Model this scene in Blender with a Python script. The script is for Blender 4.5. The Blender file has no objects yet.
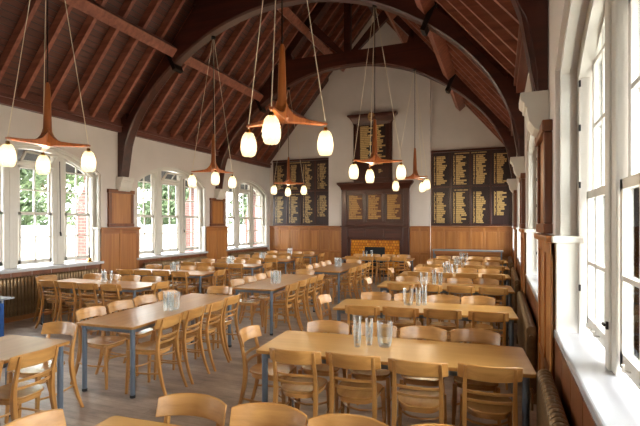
import bpy, math, random
from mathutils import Vector, Matrix
random.seed(7)
SC = bpy.context.scene
COL = SC.collection
PI = math.pi

# ------------------------------------------------------------------ camera
H_EYE = 1.80
YAW = math.atan(180 / 450.0)
cam_d = bpy.data.cameras.new('camera')
cam = bpy.data.objects.new('camera', cam_d); COL.objects.link(cam)
cam_d.sensor_width = 36; cam_d.lens = 36 * 450 / 640.0
cam_d.shift_y = 10.5 / 640.0
cam_d.clip_start = .02
cam.location = (0, 0, H_EYE); cam.rotation_euler = (PI / 2, 0, YAW)
SC.camera = cam

# ------------------------------------------------------------------ daylight and exposure
world = bpy.data.worlds.new('world'); SC.world = world; world.use_nodes = True
wn = world.node_tree.nodes; wl = world.node_tree.links
bgn = wn['Background']
bgn.inputs['Color'].default_value = (.97, .985, 1.0, 1)
bgn.inputs['Strength'].default_value = 3.3
SC.view_settings.view_transform = 'Standard'
SC.view_settings.look = 'None'
SC.view_settings.gamma = 1
SC.view_settings.use_curve_mapping = False
SC.view_settings.exposure = 2.72
SC.cycles.use_denoising = True
SC.cycles.max_bounces = 14
SC.cycles.diffuse_bounces = 7
SC.cycles.transparent_max_bounces = 24
SC.cycles.sample_clamp_indirect = 6
BULB = .20
LAMP_W = 3.6

# ------------------------------------------------------------------ dimensions of the hall
XL, XR, YB, YF = -8.5, .38, 15.72, -3.4      # faces of left, right, end and front walls
XC = (XL + XR) / 2; HALF = (XR - XL) / 2
PITCH = 3.98
TRUSS = [.37 + PITCH * i for i in range(4)]
WINS = [-3.10 + PITCH * i for i in range(5)]  # window openings start here
WW = 2.86
RIDGE, SLOPE = 9.50, 1.19
DADO = 1.71
FL = -.04                                      # floor level below the setting-out datum
def roof_z(dx): return RIDGE - SLOPE * abs(dx)
def arch_z(t):                                  # t from 0 to WW
    q = min(abs(t - WW / 2), WW / 2)                # segmental arch springing at 2.93
    return 2.93 + math.sqrt(2.5 ** 2 - q * q) - 2.05

# ------------------------------------------------------------------ materials
def mat(name):
    m = bpy.data.materials.new(name); m.use_nodes = True
    n = m.node_tree.nodes; return m, n, m.node_tree.links, n['Principled BSDF']
def rgb(h, k=1.0):
    h = h.lstrip('#'); o = []
    for i in (0, 2, 4):
        c = int(h[i:i + 2], 16) / 255; o.append(k * (c / 12.92 if c <= .04045 else ((c + .055) / 1.055) ** 2.4))
    return (*o, 1)
def plain(name, col, rough=.5, metal=0, bump=0, bscale=60, var=.0, vscale=3, spec=.5):
    m, n, l, b = mat(name)
    b.inputs['Base Color'].default_value = col
    b.inputs['Roughness'].default_value = rough; b.inputs['Metallic'].default_value = metal
    b.inputs['Specular IOR Level'].default_value = spec
    tc = n.new('ShaderNodeTexCoord')
    if var:
        t = n.new('ShaderNodeTexNoise'); t.inputs['Scale'].default_value = vscale; t.inputs['Detail'].default_value = 6
        l.new(tc.outputs['Object'], t.inputs['Vector'])
        r = n.new('ShaderNodeValToRGB'); r.color_ramp.elements[0].position = .3; r.color_ramp.elements[1].position = .7
        r.color_ramp.elements[0].color = tuple(c * (1 - var) for c in col[:3]) + (1,)
        r.color_ramp.elements[1].color = tuple(min(1, c * (1 + var)) for c in col[:3]) + (1,)
        l.new(t.outputs['Fac'], r.inputs['Fac']); l.new(r.outputs['Color'], b.inputs['Base Color'])
    if bump:
        t2 = n.new('ShaderNodeTexNoise'); t2.inputs['Scale'].default_value = bscale
        l.new(tc.outputs['Object'], t2.inputs['Vector'])
        bp = n.new('ShaderNodeBump'); bp.inputs['Strength'].default_value = bump; bp.inputs['Distance'].default_value = .01
        l.new(t2.outputs['Fac'], bp.inputs['Height']); l.new(bp.outputs['Normal'], b.inputs['Normal'])
    return m
def wood(name, c1, c2, axis, rough=.4, scale=3.0, rand=.12, spec=.5, coat=0):
    """grain streaks along axis 0/1/2 in object space, tint varying a little from piece to piece"""
    m, n, l, b = mat(name)
    tc = n.new('ShaderNodeTexCoord'); mp = n.new('ShaderNodeMapping')
    sc = [scale * 9] * 3; sc[axis] = scale * .55
    mp.inputs['Scale'].default_value = sc
    l.new(tc.outputs['Object'], mp.inputs['Vector'])
    oi = n.new('ShaderNodeObjectInfo'); ml = n.new('ShaderNodeMath'); ml.operation = 'MULTIPLY'; ml.inputs[1].default_value = 37
    l.new(oi.outputs['Random'], ml.inputs[0]); l.new(ml.outputs[0], mp.inputs['Location'])
    t = n.new('ShaderNodeTexNoise'); t.inputs['Scale'].default_value = 1.0; t.inputs['Detail'].default_value = 5; t.inputs['Distortion'].default_value = .6
    l.new(mp.outputs['Vector'], t.inputs['Vector'])
    r = n.new('ShaderNodeValToRGB'); r.color_ramp.elements[0].position = .32; r.color_ramp.elements[1].position = .68
    r.color_ramp.elements[0].color = c1; r.color_ramp.elements[1].color = c2
    l.new(t.outputs['Fac'], r.inputs['Fac'])
    hs = n.new('ShaderNodeHueSaturation')
    mr = n.new('ShaderNodeMapRange'); mr.inputs['To Min'].default_value = 1 - rand; mr.inputs['To Max'].default_value = 1 + rand
    l.new(oi.outputs['Random'], mr.inputs['Value']); l.new(mr.outputs['Result'], hs.inputs['Value'])
    l.new(r.outputs['Color'], hs.inputs['Color']); l.new(hs.outputs['Color'], b.inputs['Base Color'])
    b.inputs['Roughness'].default_value = rough; b.inputs['Specular IOR Level'].default_value = spec
    b.inputs['Coat Weight'].default_value = coat; b.inputs['Coat Roughness'].default_value = .22
    bp = n.new('ShaderNodeBump'); bp.inputs['Strength'].default_value = .08; bp.inputs['Distance'].default_value = .005
    l.new(t.outputs['Fac'], bp.inputs['Height']); l.new(bp.outputs['Normal'], b.inputs['Normal'])
    return m
def glass(name, tint=(.96, .98, .97, 1), refl=.12, dirt=0):
    m, n, l, b = mat(name); n.remove(b)
    tr = n.new('ShaderNodeBsdfTransparent'); tr.inputs['Color'].default_value = tint
    gl = n.new('ShaderNodeBsdfGlossy'); gl.inputs['Roughness'].default_value = .03
    fr = n.new('ShaderNodeLayerWeight'); fr.inputs['Blend'].default_value = refl
    mx = n.new('ShaderNodeMixShader'); l.new(fr.outputs['Facing'] if dirt else fr.outputs['Fresnel'], mx.inputs[0])
    l.new(tr.outputs[0], mx.inputs[1]); l.new(gl.outputs[0], mx.inputs[2])
    l.new(mx.outputs[0], n['Material Output'].inputs['Surface'])
    return m
def emis(name, col, s):
    m, n, l, b = mat(name)
    b.inputs['Base Color'].default_value = col; b.inputs['Emission Color'].default_value = col
    b.inputs['Emission Strength'].default_value = s; b.inputs['Roughness'].default_value = .3
    return m
def brick_mat(name, c1, c2, mortar, sx, bw=.225, bh=.075, swap='XZ', rough=.8):
    m, n, l, b = mat(name)
    tc = n.new('ShaderNodeTexCoord'); sp = n.new('ShaderNodeSeparateXYZ'); cb = n.new('ShaderNodeCombineXYZ')
    l.new(tc.outputs['Object'], sp.inputs[0])
    ad = n.new('ShaderNodeMath'); l.new(sp.outputs['X'], ad.inputs[0]); l.new(sp.outputs['Y'], ad.inputs[1])
    l.new(ad.outputs[0], cb.inputs['X']); l.new(sp.outputs['Z'], cb.inputs['Y'])
    t = n.new('ShaderNodeTexBrick'); t.inputs['Scale'].default_value = 1
    t.inputs['Brick Width'].default_value = bw; t.inputs['Row Height'].default_value = bh; t.inputs['Mortar Size'].default_value = sx
    t.inputs['Color1'].default_value = c1; t.inputs['Color2'].default_value = c2; t.inputs['Mortar'].default_value = mortar
    l.new(cb.outputs[0], t.inputs['Vector']); l.new(t.outputs['Color'], b.inputs['Base Color'])
    b.inputs['Roughness'].default_value = rough
    return m
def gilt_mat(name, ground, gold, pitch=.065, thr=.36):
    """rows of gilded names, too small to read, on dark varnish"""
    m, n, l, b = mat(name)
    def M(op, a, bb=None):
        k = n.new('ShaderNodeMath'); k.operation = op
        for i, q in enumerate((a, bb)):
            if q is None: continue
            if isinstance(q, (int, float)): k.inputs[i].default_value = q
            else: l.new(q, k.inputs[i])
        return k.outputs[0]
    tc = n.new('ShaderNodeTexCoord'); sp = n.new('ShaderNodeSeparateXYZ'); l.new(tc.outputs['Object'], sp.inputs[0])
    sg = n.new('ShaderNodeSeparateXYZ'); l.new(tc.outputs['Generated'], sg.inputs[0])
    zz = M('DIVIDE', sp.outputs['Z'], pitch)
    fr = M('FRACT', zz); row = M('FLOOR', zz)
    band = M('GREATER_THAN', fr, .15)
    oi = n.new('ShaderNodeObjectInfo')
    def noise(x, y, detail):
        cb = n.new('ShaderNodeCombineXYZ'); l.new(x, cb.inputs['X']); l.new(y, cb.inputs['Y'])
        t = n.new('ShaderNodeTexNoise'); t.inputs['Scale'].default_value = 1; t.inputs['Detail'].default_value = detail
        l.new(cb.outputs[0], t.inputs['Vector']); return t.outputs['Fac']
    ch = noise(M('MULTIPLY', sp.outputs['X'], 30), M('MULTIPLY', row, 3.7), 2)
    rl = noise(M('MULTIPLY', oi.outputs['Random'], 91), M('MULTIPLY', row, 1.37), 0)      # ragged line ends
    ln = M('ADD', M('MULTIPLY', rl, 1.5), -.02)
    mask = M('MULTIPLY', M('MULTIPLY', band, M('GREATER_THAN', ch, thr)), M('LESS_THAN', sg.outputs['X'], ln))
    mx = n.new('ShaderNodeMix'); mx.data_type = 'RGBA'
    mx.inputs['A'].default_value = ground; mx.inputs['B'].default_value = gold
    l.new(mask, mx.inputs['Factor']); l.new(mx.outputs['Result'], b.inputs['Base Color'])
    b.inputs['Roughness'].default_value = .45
    return m

M = {}
M['wall'] = plain('white_plaster', rgb('#d3c9c1'), .85, bump=.15, bscale=40, var=.03, vscale=2)
M['white'] = plain('white_gloss_paint', rgb('#d3cec4'), .35, bump=.05, var=.03, vscale=5)
M['sill'] = plain('white_sill_paint', rgb('#bcbdc1'), .25, var=.02, vscale=5)
M['beech'] = wood('beech_wood', rgb('#a9743a'), rgb('#c48e4e'), 2, .32, 2.0, .10, coat=.3)
M['beech_x'] = wood('beech_rail_wood', rgb('#ad783d'), rgb('#ca9554'), 0, .3, 2.0, .10, coat=.3)
M['seat'] = wood('beech_seat_veneer', rgb('#a9763e'), rgb('#c08c50'), 1, .22, 1.5, .08, coat=.5)
M['top'] = wood('pale_oak_laminate', rgb('#c6924d'), rgb('#d3a15c'), 0, .28, 1.2, .04, coat=.25)
M['top_less_lit'] = wood('oak_laminate_less_lit', rgb('#a87848'), rgb('#bd8c58'), 0, .34, 1.2, .04, coat=.3)  # browner copy of the pale top; weaker window light put into its colour
M['edge'] = wood('table_edging', rgb('#a06d32'), rgb('#b98545'), 0, .35, 1.5, .04)
M['grey_metal'] = plain('blue_grey_metal', rgb('#6f7a88'), .35, .3)
M['black'] = plain('black_rubber', rgb('#1c1c1e'), .5)
M['iron'] = plain('black_iron', rgb('#26211f'), .45, .6)
M['oak'] = wood('golden_oak_panelling', rgb('#955c2c'), rgb('#b0763e'), 2, .35, 1.2, .10, coat=.2)
M['oak_h'] = wood('golden_oak_rail', rgb('#8a5226'), rgb('#a86c38'), 1, .35, 1.2, .08, coat=.2)
M['oak_x'] = wood('golden_oak_rail_across', rgb('#8a5226'), rgb('#a86c38'), 0, .35, 1.2, .08, coat=.2)
M['oak_dark'] = wood('dark_oak_frame', rgb('#62351c'), rgb('#7c4827'), 2, .35, 1.2, .06)
M['dark'] = wood('dark_mahogany', rgb('#3a1d17'), rgb('#4d281e'), 2, .3, 1.5, .06, coat=.3)
M['dark_x'] = wood('dark_mahogany_across', rgb('#3d1f18'), rgb('#52291e'), 0, .3, 1.5, .06, coat=.3)
M['ebony'] = wood('near_black_board', rgb('#2a1a1a'), rgb('#352020'), 2, .35, 1.5, .06)
M['truss'] = wood('dark_stained_truss', rgb('#371912'), rgb('#4c2419'), 0, .35, 1.0, .06)
M['rafter'] = wood('red_brown_rafter', rgb('#75402f'), rgb('#975b45'), 0, .45, 1.2, .08)
M['board'] = wood('red_brown_boarding', rgb('#512c22'), rgb('#663a2d'), 1, .5, 1.0, .14)
M['plate'] = wood('red_brown_wall_plate', rgb('#552d23'), rgb('#6e3f31'), 1, .45, 1.2, .06)
M['teak'] = wood('orange_teak', rgb('#7d421c'), rgb('#a05a28'), 2, .35, 2.5, .06)
M['cord'] = plain('pale_flex', rgb('#d8c9ad'), .6)
def opal(name):
    m, n, l, b = mat(name); n.remove(b)
    tr = n.new('ShaderNodeBsdfTransparent'); tr.inputs['Color'].default_value = (1, .93, .78, 1)
    em = n.new('ShaderNodeEmission'); em.inputs['Color'].default_value = (1.0, .78, .42, 1); em.inputs['Strength'].default_value = BULB
    gl = n.new('ShaderNodeBsdfDiffuse'); gl.inputs['Color'].default_value = (.55, .5, .4, 1)
    m1 = n.new('ShaderNodeMixShader'); m1.inputs[0].default_value = .3; l.new(em.outputs[0], m1.inputs[1]); l.new(gl.outputs[0], m1.inputs[2])
    mx = n.new('ShaderNodeMixShader'); mx.inputs[0].default_value = .5; l.new(m1.outputs[0], mx.inputs[1]); l.new(tr.outputs[0], mx.inputs[2])
    l.new(mx.outputs[0], n['Material Output'].inputs['Surface'])
    return m
M['shade'] = opal('opal_glass_lit')
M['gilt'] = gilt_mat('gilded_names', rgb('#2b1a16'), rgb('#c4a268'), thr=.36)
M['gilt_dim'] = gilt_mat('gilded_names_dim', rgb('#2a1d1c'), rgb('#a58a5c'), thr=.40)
M['gilt_oak'] = gilt_mat('gilded_names_on_oak', rgb('#653c20'), rgb('#b28548'), thr=.38)
M['tile'] = brick_mat('amber_glazed_tiles', rgb('#b8651c'), rgb('#d98f2a'), rgb('#6a3a18'), .006, .1, .1, rough=.2)
M['brick'] = brick_mat('red_brick', rgb('#5c2e28'), rgb('#6d3a32'), rgb('#6d635b'), .012)
M['fire_black'] = plain('fire_opening_black', rgb('#141214'), .8)
M['glass'] = glass('clear_glazing', (.95, .97, .96, 1), .10)
def ware(name):
    m, n, l, b = mat(name); n.remove(b)
    tr = n.new('ShaderNodeBsdfTransparent'); tr.inputs['Color'].default_value = (.97, .98, .98, 1)
    gl = n.new('ShaderNodeBsdfGlossy'); gl.inputs['Roughness'].default_value = .06
    tl = n.new('ShaderNodeBsdfTranslucent'); tl.inputs['Color'].default_value = (.95, .96, .97, 1)
    ad = n.new('ShaderNodeMixShader'); ad.inputs[0].default_value = .45; l.new(gl.outputs[0], ad.inputs[1]); l.new(tl.outputs[0], ad.inputs[2])
    fr = n.new('ShaderNodeLayerWeight'); fr.inputs['Blend'].default_value = .5
    mx = n.new('ShaderNodeMixShader'); l.new(fr.outputs['Facing'], mx.inputs[0]); l.new(tr.outputs[0], mx.inputs[1]); l.new(ad.outputs[0], mx.inputs[2])
    l.new(mx.outputs[0], n['Material Output'].inputs['Surface'])
    return m
M['tumbler'] = ware('clear_tableware_glass')
M['water'] = glass('still_water', (.93, .96, .96, 1), .12)
M['radiator'] = plain('dark_bronze_radiator_paint', rgb('#7d6548'), .3, .5, bump=.1, bscale=30, var=.25, vscale=12)
M['blue'] = plain('blue_counter_panel', rgb('#2f5fa8'), .45)
M['ledge'] = plain('grey_counter_ledge', rgb('#8a8f96'), .4)
M['brass'] = plain('polished_brass', rgb('#b08a3c'), .25, 1)
M['render'] = plain('pale_garden_wall_render', rgb('#b3b0a9'), .9, var=.05)
M['bark'] = plain('tree_bark', rgb('#5b4a3c'), .9, bump=.5, bscale=20)
M['leaf'] = plain('green_leaves', rgb('#4d5c3c'), .6, var=.35, vscale=2)
M['leaf2'] = plain('yellow_green_leaves', rgb('#5d6b46'), .6, var=.3, vscale=2)
M['paving'] = plain('grey_paving', rgb('#a7a49d'), .9, var=.1)
M['slate'] = plain('dark_slate', rgb('#3a3836'), .8)
# worn floor: grey brown boards with streaks and scuffs
def floor_mat():
    m, n, l, b = mat('worn_grey_brown_floorboards')
    tc = n.new('ShaderNodeTexCoord')
    br = n.new('ShaderNodeTexBrick'); br.inputs['Scale'].default_value = 1; br.inputs['Brick Width'].default_value = 1.6; br.inputs['Row Height'].default_value = .11
    br.inputs['Mortar Size'].default_value = .003; br.inputs['Color1'].default_value = rgb('#a39082'); br.inputs['Color2'].default_value = rgb('#ab998b'); br.inputs['Mortar'].default_value = rgb('#8b7c71')
    l.new(tc.outputs['Object'], br.inputs['Vector'])
    mp = n.new('ShaderNodeMapping'); mp.inputs['Scale'].default_value = (1.0, 2.6, 1); l.new(tc.outputs['Object'], mp.inputs['Vector'])
    t = n.new('ShaderNodeTexNoise'); t.inputs['Scale'].default_value = 1.6; t.inputs['Detail'].default_value = 9; t.inputs['Roughness'].default_value = .7
    l.new(mp.outputs[0], t.inputs['Vector'])
    r = n.new('ShaderNodeValToRGB'); r.color_ramp.elements[0].position = .33; r.color_ramp.elements[1].position = .66
    r.color_ramp.elements[0].color = (.42, .405, .40, 1); r.color_ramp.elements[1].color = (1.15, 1.12, 1.1, 1)
    l.new(t.outputs['Fac'], r.inputs['Fac'])
    mx = n.new('ShaderNodeMix'); mx.data_type = 'RGBA'; mx.blend_type = 'MULTIPLY'; mx.inputs['Factor'].default_value = 1
    l.new(br.outputs['Color'], mx.inputs['A']); l.new(r.outputs['Color'], mx.inputs['B']); l.new(mx.outputs['Result'], b.inputs['Base Color'])
    b.inputs['Roughness'].default_value = .38
    mr = n.new('ShaderNodeMapRange'); mr.inputs['To Min'].default_value = .28; mr.inputs['To Max'].default_value = .55
    l.new(t.outputs['Fac'], mr.inputs['Value']); l.new(mr.outputs['Result'], b.inputs['Roughness'])
    return m
M['floor'] = floor_mat()

# ------------------------------------------------------------------ mesh helpers
class MB:
    def __init__(s): s.v = []; s.f = []
    def add(s, vs, fs):
        o = len(s.v); s.v += [tuple(q) for q in vs]; s.f += [tuple(o + i for i in f) for f in fs]; return s
    def box(s, x0, x1, y0, y1, z0, z1):
        x0, x1 = sorted((x0, x1)); y0, y1 = sorted((y0, y1)); z0, z1 = sorted((z0, z1))
        return s.add([(x0, y0, z0), (x1, y0, z0), (x1, y1, z0), (x0, y1, z0), (x0, y0, z1), (x1, y0, z1), (x1, y1, z1), (x0, y1, z1)],
                     [(0, 3, 2, 1), (4, 5, 6, 7), (0, 1, 5, 4), (1, 2, 6, 5), (2, 3, 7, 6), (3, 0, 4, 7)])
    def loft(s, rings, closed=False):
        n = len(rings[0]); vs = [p for r in rings for p in r]; fs = []
        k = len(rings)
        for i in range(k if closed else k - 1):
            a, b = i * n, ((i + 1) % k) * n
            for j in range(n): fs.append((a + j, a + (j + 1) % n, b + (j + 1) % n, b + j))
        if not closed: fs += [tuple(range(n - 1, -1, -1)), tuple((k - 1) * n + j for j in range(n))]
        return s.add(vs, fs)
    def prism(s, poly, fn, d0, d1):
        return s.loft([[fn(a, b, d0) for a, b in poly], [fn(a, b, d1) for a, b in poly]])
    def tube(s, pts, r, n=8, closed=False):
        pts = [Vector(p) for p in pts]; k = len(pts)
        rs = r if isinstance(r, (list, tuple)) else [r] * k
        rings = []; ref = None
        for i, p in enumerate(pts):
            if closed: t = pts[(i + 1) % k] - pts[i - 1]
            else: t = pts[min(i + 1, k - 1)] - pts[max(i - 1, 0)]
            t.normalize()
            if ref is None: ref = Vector((1, 0, 0)) if abs(t.x) < .8 else Vector((0, 1, 0))
            u = (ref - t * ref.dot(t)).normalized(); w = t.cross(u); ref = u
            rings.append([tuple(p + (u * math.cos(2 * PI * j / n) + w * math.sin(2 * PI * j / n)) * rs[i]) for j in range(n)])
        return s.loft(rings, closed)
    def lathe(s, prof, n=16, c=(0, 0, 0)):
        return s.loft([[(c[0] + r * math.cos(2 * PI * j / n), c[1] + r * math.sin(2 * PI * j / n), c[2] + z) for j in range(n)] for r, z in prof])
    def mesh(s, name, m, smooth=False):
        me = bpy.data.meshes.new(name); me.from_pydata(s.v, [], s.f); me.update()
        me.materials.append(M[m] if isinstance(m, str) else m)
        if smooth:
            me.polygons.foreach_set('use_smooth', [True] * len(me.polygons))
            me.set_sharp_from_angle(angle=math.radians(38))
        return me
    def build(s, name, m, parent=None, smooth=False, bevel=0):
        o = bpy.data.objects.new(name, s.mesh(name, m, smooth)); COL.objects.link(o)
        if parent: o.parent = parent
        if bevel: bv(o, bevel)
        return o
def bv(o, w):
    b = o.modifiers.new('bevel', 'BEVEL'); b.width = w; b.segments = 2; b.limit_method = 'ANGLE'
def box(name, m, x0, x1, y0, y1, z0, z1, parent=None, bevel=0):
    return MB().box(x0, x1, y0, y1, z0, z1).build(name, m, parent, bevel=bevel)
def empty(name, loc=(0, 0, 0), rz=0):
    o = bpy.data.objects.new(name, None); COL.objects.link(o); o.location = loc; o.rotation_euler.z = rz; o.empty_display_size = .1
    return o
def tag(o, label, cat, group=None, kind=None):
    if label: o['label'] = label
    if cat: o['category'] = cat
    if group: o['group'] = group
    if kind: o['kind'] = kind
    return o
def struct(o, label=None, cat=None):
    o['kind'] = 'structure'
    if label: o['label'] = label
    if cat: o['category'] = cat
    return o
def inst(name, me, parent, loc=(0, 0, 0), rot=(0, 0, 0)):
    o = bpy.data.objects.new(name, me); COL.objects.link(o); o.parent = parent; o.location = loc; o.rotation_euler = rot; return o
def copy_tree(o, parent=None):
    c = o.copy(); COL.objects.link(c); c.parent = parent
    for ch in list(o.children): copy_tree(ch, c)
    return c

# ------------------------------------------------------------------ floor, walls
struct(box('floor', 'floor', XL - .3, XR + .3, YF - .3, YB + .5, -.16, FL), 'worn grey brown floorboards of the dining hall', 'floor')
TH = .45
def side_wall(side):
    s, face = (-1, XL) if side == 'left' else (1, XR)
    sill_z = .94 if side == 'left' else 1.02
    P = lambda y, z, d: (face + s * d, y, z)
    top = 4.20
    mb = MB()
    ys = [YF - .3]
    for w in WINS:
        if w + WW > YB: pass
        mb.box(face, face + s * TH, ys[-1], w, -.1, top)                    # pier
        mb.box(face, face + s * TH, w, w + WW, -.1, sill_z - .06)           # below the sill
        N = 20
        for i in range(N):
            a, b = WW * i / N, WW * (i + 1) / N
            mb.prism([(w + a, arch_z(a)), (w + b, arch_z(b)), (w + b, top), (w + a, top)], P, 0, TH)
        ys.append(w + WW)
    mb.box(face, face + s * TH, ys[-1], YB + .5, -.1, top)
    wall = struct(mb.build('wall_' + side, 'wall'), 'white plaster side wall with arched windows on the ' + side, 'wall')
    # wall plate under the rafters
    pl = MB().box(face, face - s * .13, YF, YB, 3.98, 4.10).box(face, face - s * .17, YF, YB, 4.10, 4.16).box(face, face - s * .11, YF, YB, 4.16, 4.30)
    pl.build('wall_plate', 'plate', wall, bevel=.008)
    # panelled piers and boarding below the sills
    edges = [YF] + [q for w in WINS for q in (w, w + WW)] + [YB]
    for i in range(0, len(edges), 2):
        a, b = edges[i], edges[i + 1]
        if b - a < .08: continue
        wainscot(wall, s, face, a - .02, b + .02, FL, DADO, 2)
        if b - a > .9:                                                       # framed square panel under the corbel
            c = (a + b) / 2; z0, z1 = DADO + .02, 2.56
            fr = box('wall_panel', 'oak', face, face - s * .035, c - .34, c + .34, z0, z1, wall)
            for (q0, q1, r0, r1, dd) in ((c - .38, c - .30, z0 + .07, z1 - .04, .06), (c + .30, c + .38, z0 + .07, z1 - .04, .06), (c - .40, c + .40, z1 - .04, z1 + .05, .075), (c - .39, c + .39, z0 - .01, z0 + .07, .066)):
                box('panel_frame', 'oak_dark', face, face - s * dd, q0, q1, r0, r1, fr, .008)
    for w in WINS:
        N = 7
        for i in range(N):
            a = w + WW * i / N; b = w + WW * (i + 1) / N
            box('panel', 'oak_dark', face, face - s * .006, a, b - .01, .12, sill_z - .07, wall)
        box('skirting', 'oak_h', face, face - s * .02, w, w + WW, FL, .12, wall)
    return wall
def wainscot(wall, s, face, a, b, z0, z1, n, d=.035):
    box('backing', 'oak', face, face - s * d * .5, a, b, z0, z1 - .05, wall)
    for j in range(n + 1):
        y = a + (b - a) * j / n; y = min(max(y, a + .035), b - .035)
        box('stile', 'oak', face, face - s * d, y - .035, y + .035, z0, z1 - .05, wall, .006)
    for (q0, q1) in ((z0, z0 + .16), (z1 - .15, z1 - .05), (z0 + .62, z0 + .70)):
        box('rail', 'oak_h', face, face - s * (d - .002), a, b, q0, q1, wall, .006)
    box('dado_cap', 'oak_h', face, face - s * (d + .035), a - .02, b + .02, z1 - .055, z1, wall, .01)

wall_left = side_wall('left')
wall_right = side_wall('right')

# ------------------------------------------------------------------ windows
LIGHTS = [(.14, .78), (1.08, 1.78), (2.08, 2.72)]
def window(side, w, idx, open_vent):
    s, face = (-1, XL) if side == 'left' else (1, XR)
    sill_z = .94 if side == 'left' else 1.02
    dg = .20                                               # depth of the sashes behind the wall face
    root = struct(empty('window_%d' % idx, (0, 0, 0)), 'white arched three-light sash window, %s in the %s wall' % (WORD[side][idx % 5], side), 'window')
    P = lambda y, z, d: (face + s * d, w + y, z)
    def B(name, m, y0, y1, z0, z1, d0, d1, par=root, bevel=0):
        return box(name, m, face + s * d0, face + s * d1, w + y0, w + y1, z0, z1, par, bevel)
    # sill
    B('sill', 'sill', -.05 if side == 'left' else 0, WW + (.05 if side == 'left' else 0), sill_z - .06, sill_z, -.05 if side == 'left' else -.012, TH - .1, bevel=.012)
    # arched outer frame
    N = 24; t = .10
    ring = MB()
    def inner(y): return arch_z(min(max(y, 0), WW))
    path = [(0, sill_z)] + [(WW * i / N, inner(WW * i / N)) for i in range(N + 1)] + [(WW, sill_z)]
    c = (WW / 2, 1.9)
    def ins(p, q):
        y = c[0] + (p[0] - c[0]) * (1 - q / (WW / 2)); z = p[1] if p[1] <= sill_z + .01 else p[1] - q
        return (y, z)
    for i in range(len(path) - 1):
        a, b = path[i], path[i + 1]
        ring.prism([a, b, ins(b, t), ins(a, t)], P, dg - .06, dg + .07)
    ring.build('frame', 'white', root)
    ring2 = MB()
    for i in range(len(path) - 1):
        a, b = path[i], path[i + 1]
        ring2.prism([a, b, ins(b, .045), ins(a, .045)], P, .03, .09)
    ring2.build('arch_moulding', 'white', root)
    # dado blocks in the reveals
    for y0, y1 in ((0, .085), (WW - .085, WW)):
        bl = B('jamb_block', 'white', y0, y1, sill_z, DADO - .05, 0.0, dg - .04)
        B('cap', 'white', y0 - (.0 if y0 == 0 else .03), y1 + (.03 if y0 == 0 else 0), DADO - .05, DADO + .0, -.03, dg - .02, bl, .012)
    # mullions
    for y0, y1 in ((.80, 1.06), (1.80, 2.06)):
        m = MB().box(face + s * (dg - .035), face + s * (dg + .07), w + y0, w + y1, sill_z, arch_z((y0 + y1) / 2) - .02)
        m.box(face + s * (dg - .05), face + s * (dg - .03), w + y0 + .09, w + y1 - .09, sill_z, arch_z((y0 + y1) / 2) - .02)
        m.build('mullion', 'white', root, bevel=.01)
    zb, zm = sill_z + .06, 2.0
    for k, (a, b) in enumerate(LIGHTS):
        mid = (a + b) / 2
        ztop = 2.94 if k == 1 else None
        topf = (lambda y: 2.94) if k == 1 else (lambda y: arch_z(y) - .10)
        # lower sash
        for nm, z0, zf, d0 in (('lower_sash', zb, (lambda y: zm + .02), dg + .0), ('upper_sash', zm - .02, topf, dg + .035)):
            sm = MB(); st = .05
            def col(y0, y1, za):
                n = 3
                pts = [(y0, za), (y1, za)] + [(y1 + (y0 - y1) * i / n, zf(y1 + (y0 - y1) * i / n)) for i in range(n + 1)]
                sm.prism(pts, P, d0 - .02, d0 + .02)
            col(a, a + st, z0); col(b - st, b, z0); col(mid - .012, mid + .012, z0)
            sm.box(face + s * (d0 - .02), face + s * (d0 + .02), w + a, w + b, z0, z0 + (.08 if nm == 'lower_sash' else .05))
            n = 8
            for i in range(n):
                q0, q1 = a + (b - a) * i / n, a + (b - a) * (i + 1) / n
                sm.prism([(q0, zf(q0) - .05), (q1, zf(q1) - .05), (q1, zf(q1)), (q0, zf(q0))], P, d0 - .02, d0 + .02)
            bars = [1.53] if nm == 'lower_sash' else ([2.47] if k == 1 else [2.47, 2.90])
            for zz in bars:
                q0, q1 = a, b
                while zf(q0) < zz + .02 and q0 < b: q0 += .02
                while zf(q1) < zz + .02 and q1 > a: q1 -= .02
                if q1 > q0 + .05: sm.box(face + s * (d0 - .018), face + s * (d0 + .018), w + q0, w + q1, zz - .012, zz + .012)
            so = sm.build(nm, 'white', root)
            lev = [z0 + .02] + bars + [99]
            for r in range(len(lev) - 1):
                for (q0, q1) in ((a + .03, mid), (mid, b - .03)):
                    za = lev[r]; n = 3
                    tops = [(q1 + (q0 - q1) * i / n, min(lev[r + 1], zf(q1 + (q0 - q1) * i / n) - .03)) for i in range(n + 1)]
                    if max(z for _, z in tops) < za + .04: continue
                    tops = [(y, max(z, za + .002)) for y, z in tops]
                    MB().prism([(q0, za), (q1, za)] + tops, P, d0 - .003, d0 + .003).build('pane', 'glass', so)
            if nm == 'lower_sash':
                for yy in (a + .2, b - .2):
                    MB().tube([P(yy, z0 + .03, d0 - .02), P(yy, z0 + .035, d0 - .05), P(yy, z0 + .065, d0 - .05)], .008, 6).build('sash_lift', 'white', so)
    if side == 'right':
        for zz in (1.35, 2.07, 2.47, 2.78):
            B('hinge', 'iron', LIGHTS[2][1] - .005, LIGHTS[2][1] + .012, zz - .022, zz + .022, dg - .068, dg - .055)
        for yy in (1.90, .92):
            lt = B('latch', 'iron', yy - .01, yy + .01, 1.24, 1.28, dg - .06, dg - .048); B('latch_arm', 'iron', yy - .006, yy + .05, 1.255, 1.267, dg - .07, dg - .06, lt)
    # top vent above the middle light
    a, b = LIGHTS[1]
    B('transom', 'white', a - .04, b + .04, 2.94, 3.0, dg - .07, dg + .07)
    hg = .26
    vent = bpy.data.objects.new('vent_sash', None)
    vm = MB()
    W2 = (b - a) / 2
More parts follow.
